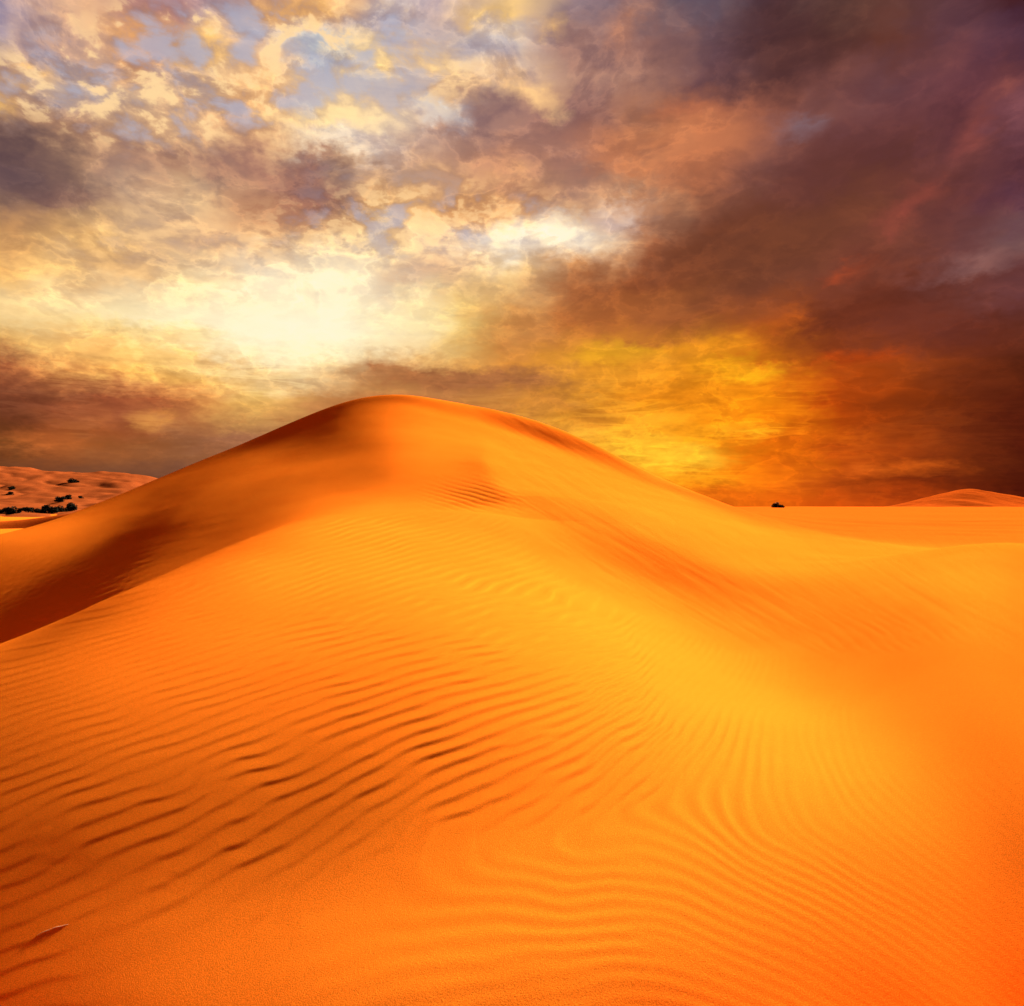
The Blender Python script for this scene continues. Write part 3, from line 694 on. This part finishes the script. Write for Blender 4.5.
# low dune edge in the left middle distance
LP = [-260, -100, 0, 30, 60, 90, 120, 170]
lcrest = [522, 523, 522.5, 519.5, 515.5, 511, 507, 503]
far_dune('low_dune', LP, [[-6.5] * 8, [zr(97, 536)] * 8, [zr(104, c) for c in lcrest], [zr(104, c) - 2.5 for c in lcrest], [-7.0] * 8],
    [80, 97, 104, 125, 150], SAND_SHADED, seed=12, amp=.12)

# ------------------------------------------------------------------ desert shrubs
def plain_mat(name, col, rough=.8):
    m = bpy.data.materials.new(name); m.use_nodes = True
    nt = m.node_tree; b = nt.nodes['Principled BSDF']; b.inputs['Roughness'].default_value = rough; b.inputs['Specular IOR Level'].default_value = 0.05
    tcn = nt.nodes.new('ShaderNodeTexCoord'); n = nt.nodes.new('ShaderNodeTexNoise'); n.inputs['Scale'].default_value = 6.0
    nt.links.new(tcn.outputs['Object'], n.inputs['Vector'])
    r = nt.nodes.new('ShaderNodeMix'); r.data_type = 'RGBA'; nt.links.new(n.outputs['Fac'], r.inputs[0])
    r.inputs[6].default_value = (*[c * .6 for c in col], 1); r.inputs[7].default_value = (*[c * 1.4 for c in col], 1)
    nt.links.new(r.outputs[2], b.inputs['Base Color'])
    return m
LEAF = plain_mat('dark_leaf', (0.011, 0.011, 0.004)); BARK = plain_mat('dry_bark', (0.07, 0.045, 0.03)); STRAW = plain_mat('dry_straw', (0.92, 0.80, 0.55))
def mesh_obj(name, verts, faces, mat, parent=None, smooth=False):
    me = bpy.data.meshes.new(name); me.from_pydata(verts, [], faces); me.update(); me.materials.append(mat)
    if smooth: me.polygons.foreach_set('use_smooth', [True] * len(me.polygons))
    o = bpy.data.objects.new(name, me); COL.objects.link(o)
    if parent: o.parent = parent
    return o
def tube(pts, rads, n=6):
    v, f = [], []
    for k, (p, r) in enumerate(zip(pts, rads)):
        p = Vector(p); d = (Vector(pts[min(k + 1, len(pts) - 1)]) - Vector(pts[max(k - 1, 0)])).normalized()
        a = d.orthogonal().normalized(); b = d.cross(a)
        for i in range(n):
            t_ = 2 * math.pi * i / n
            v.append(tuple(p + a * (math.cos(t_) * r) + b * (math.sin(t_) * r)))
    for k in range(len(pts) - 1):
        for i in range(n):
            f.append((k * n + i, k * n + (i + 1) % n, (k + 1) * n + (i + 1) % n, (k + 1) * n + i))
    f.append(tuple(range(n))[::-1]); f.append(tuple(range((len(pts) - 1) * n, len(pts) * n)))
    return v, f
def shrub(name, loc, w, h, label, group, seed, cat='shrub'):
    g = np.random.default_rng(seed)
    root = bpy.data.objects.new(name, None); COL.objects.link(root); root.location = loc
    root['label'] = label; root['category'] = cat; root['group'] = group
    V, F = [], []
    for s_ in range(5):                                   # stems fan out from the root
        a = g.uniform(0, 6.28); e = g.uniform(.15, .38) * w
        tip = (math.cos(a) * e, math.sin(a) * e * .8, h * g.uniform(.55, .85))
        pts = [(0, 0, -0.3), (tip[0] * .3, tip[1] * .3, tip[2] * .45), tip]
        v, f = tube(pts, [.05 * h, .035 * h, .012 * h], 5)
        n0 = len(V); V += v; F += [tuple(i + n0 for i in q) for q in f]
    mesh_obj('stem', V, F, BARK, root)
    V, F = [], []
    clumps = [(g.uniform(-.33, .33) * w, g.uniform(-.3, .3) * w, h * g.uniform(.10, .70), g.uniform(.20, .30)) for _ in range(11)]
    for (cx, cy, cz, cr) in clumps:
        for _ in range(95):
            d = g.normal(size=3); d /= np.linalg.norm(d); rr = cr * g.uniform(.3, 1) ** .5
            p = np.array([cx + d[0] * rr * w, cy + d[1] * rr * w, max(.03 * h, cz + d[2] * rr * h * 1.1)])
            a = g.normal(size=3); a /= np.linalg.norm(a); b = np.cross(a, g.normal(size=3)); b /= np.linalg.norm(b) + 1e-9
            L = .085 * (w + h) / 2 * g.uniform(.7, 1.5)
            n0 = len(V); V += [tuple(p - a * L), tuple(p + b * L * .4), tuple(p + a * L), tuple(p - b * L * .4)]; F.append((n0, n0 + 1, n0 + 2, n0 + 3))
    mesh_obj('foliage', V, F, LEAF, root)
    return root
def on_far(px, row):
    """stand something on the distant dunes where it is seen at px, row"""
    t_ = (px - CXP) * K
    j = int(round((px - HP[0]) / (HP[-1] - HP[0]) * (HX.shape[1] - 1)))
    rr = CYP - HZ[:, j] / HY[:, j] / K
    for i in range(20, HX.shape[0]):
        if rr[i] <= row: return (t_ * HY[i, j], HY[i, j], HZ[i, j])
    return (t_ * 380, 380, float(HZ[-40, j]))
SHRUBS = [  # px, base row, width px, height px, label
 (11.5, 490.0, 5, 3.2, 'upper of the two tiny dark bushes at far left on pink sand'),
 (10, 494.8, 5, 3.0, 'lower of the two tiny dark bushes at far left on pink sand'),
 (72.5, 483.0, 7, 4.0, 'lone dark bush highest up the distant dune, nearest its skyline'),
 (61.5, 502.0, 7.5, 4.6, 'dark bush up the slope, just left of the tallest bush'),
 (67.5, 500.0, 6, 4.2, 'small reddish dark bush directly above the tallest bush'),
 (70.5, 511.5, 8.5, 8.6, 'tallest dark bush, at the right end of the row'),
 (60, 512.0, 9, 5.5, 'low wide dark bush touching the foot of the tallest bush'),
 (53, 513.5, 9, 6.0, 'broad dark bush in the middle of the long clump'),
 (46.5, 511.0, 6.5, 6.0, 'rounded dark bush on top of the long clump'),
 (39.5, 513.2, 9, 4.2, 'flat dark bush at the left end of the long clump'),
 (28, 515.8, 9, 4.6, 'low dark bush standing alone between the two clumps'),
 (20, 516.5, 3.5, 5.0, 'thin brownish twiggy bush between two low bushes'),
 (10.5, 517.0, 10.5, 6.2, 'big round dark bush near the left picture edge'),
 (0, 517.8, 9, 3.0, 'flat dark bush cut by the left picture edge'),
 (81, 498.5, 3, 2.6, 'tiny faint bush right of the tallest bush, on open sand'),
]
for k, (px, row, w, h, lab) in enumerate(SHRUBS):
    p = on_far(px, row); s_ = K * p[1]
    shrub('desert_shrub', p, 1.3 * w * s_, 1.2 * h * s_, lab, 'dark bushes on the distant dunes at left', 100 + k)
for k, (px, w, h, lab) in enumerate([(775.5, 8, 5.2, 'larger round dark bush on the flat horizon right of the dune'),
                                      (781.5, 5, 3.4, 'smaller bush leaning against the round one on the flat horizon')]):
    d = 168.0
    i0 = int(np.argmin(np.abs(dist - d))); j0 = int(np.argmin(np.abs(colpx[:NF] - px)))
    shrub('desert_shrub', ((px - CXP) * K * d, d, float(Z[i0, j0]) - .15), 1.1 * w * K * d, 1.1 * h * K * d + .15, lab, 'pair of dark bushes on the right horizon', 300 + k)

# ------------------------------------------------------------------ blade of straw on the sand
def ground_at(px, row):
    j = int(np.argmin(np.abs(colpx[:NF] - px))); c = CYP - Z[:NR_NEAR, j] / YY[:NR_NEAR, j] / K
    i = int(np.argmax(c < row)); return Vector((XX[i, j], YY[i, j], Z[i, j]))
A_ = ground_at(37, 936)
pts, rad_ = [], []
for k in range(33):
    t_ = k / 32; q = ground_at(37 + 31 * t_, 936 - 10.5 * t_ - 1.5 * math.sin(t_ * 3.0)); q.z += .0008
    pts.append(q - A_); rad_.append(0.0007 + .0016 * math.sin(math.pi * min(1, .15 + .85 * t_)) ** .6 if k < 32 else .0005)
for _ in range(6): pts = [pts[0]] + [(pts[i - 1] + pts[i] * 2 + pts[i + 1]) / 4 for i in range(1, 32)] + [pts[32]]
v, f = tube(pts, rad_, 7)
straw = mesh_obj('dry_straw', v, f, STRAW, None, True); straw.location = A_
straw['label'] = 'thin pale straw lying on the sand at the lower left'; straw['category'] = 'straw'
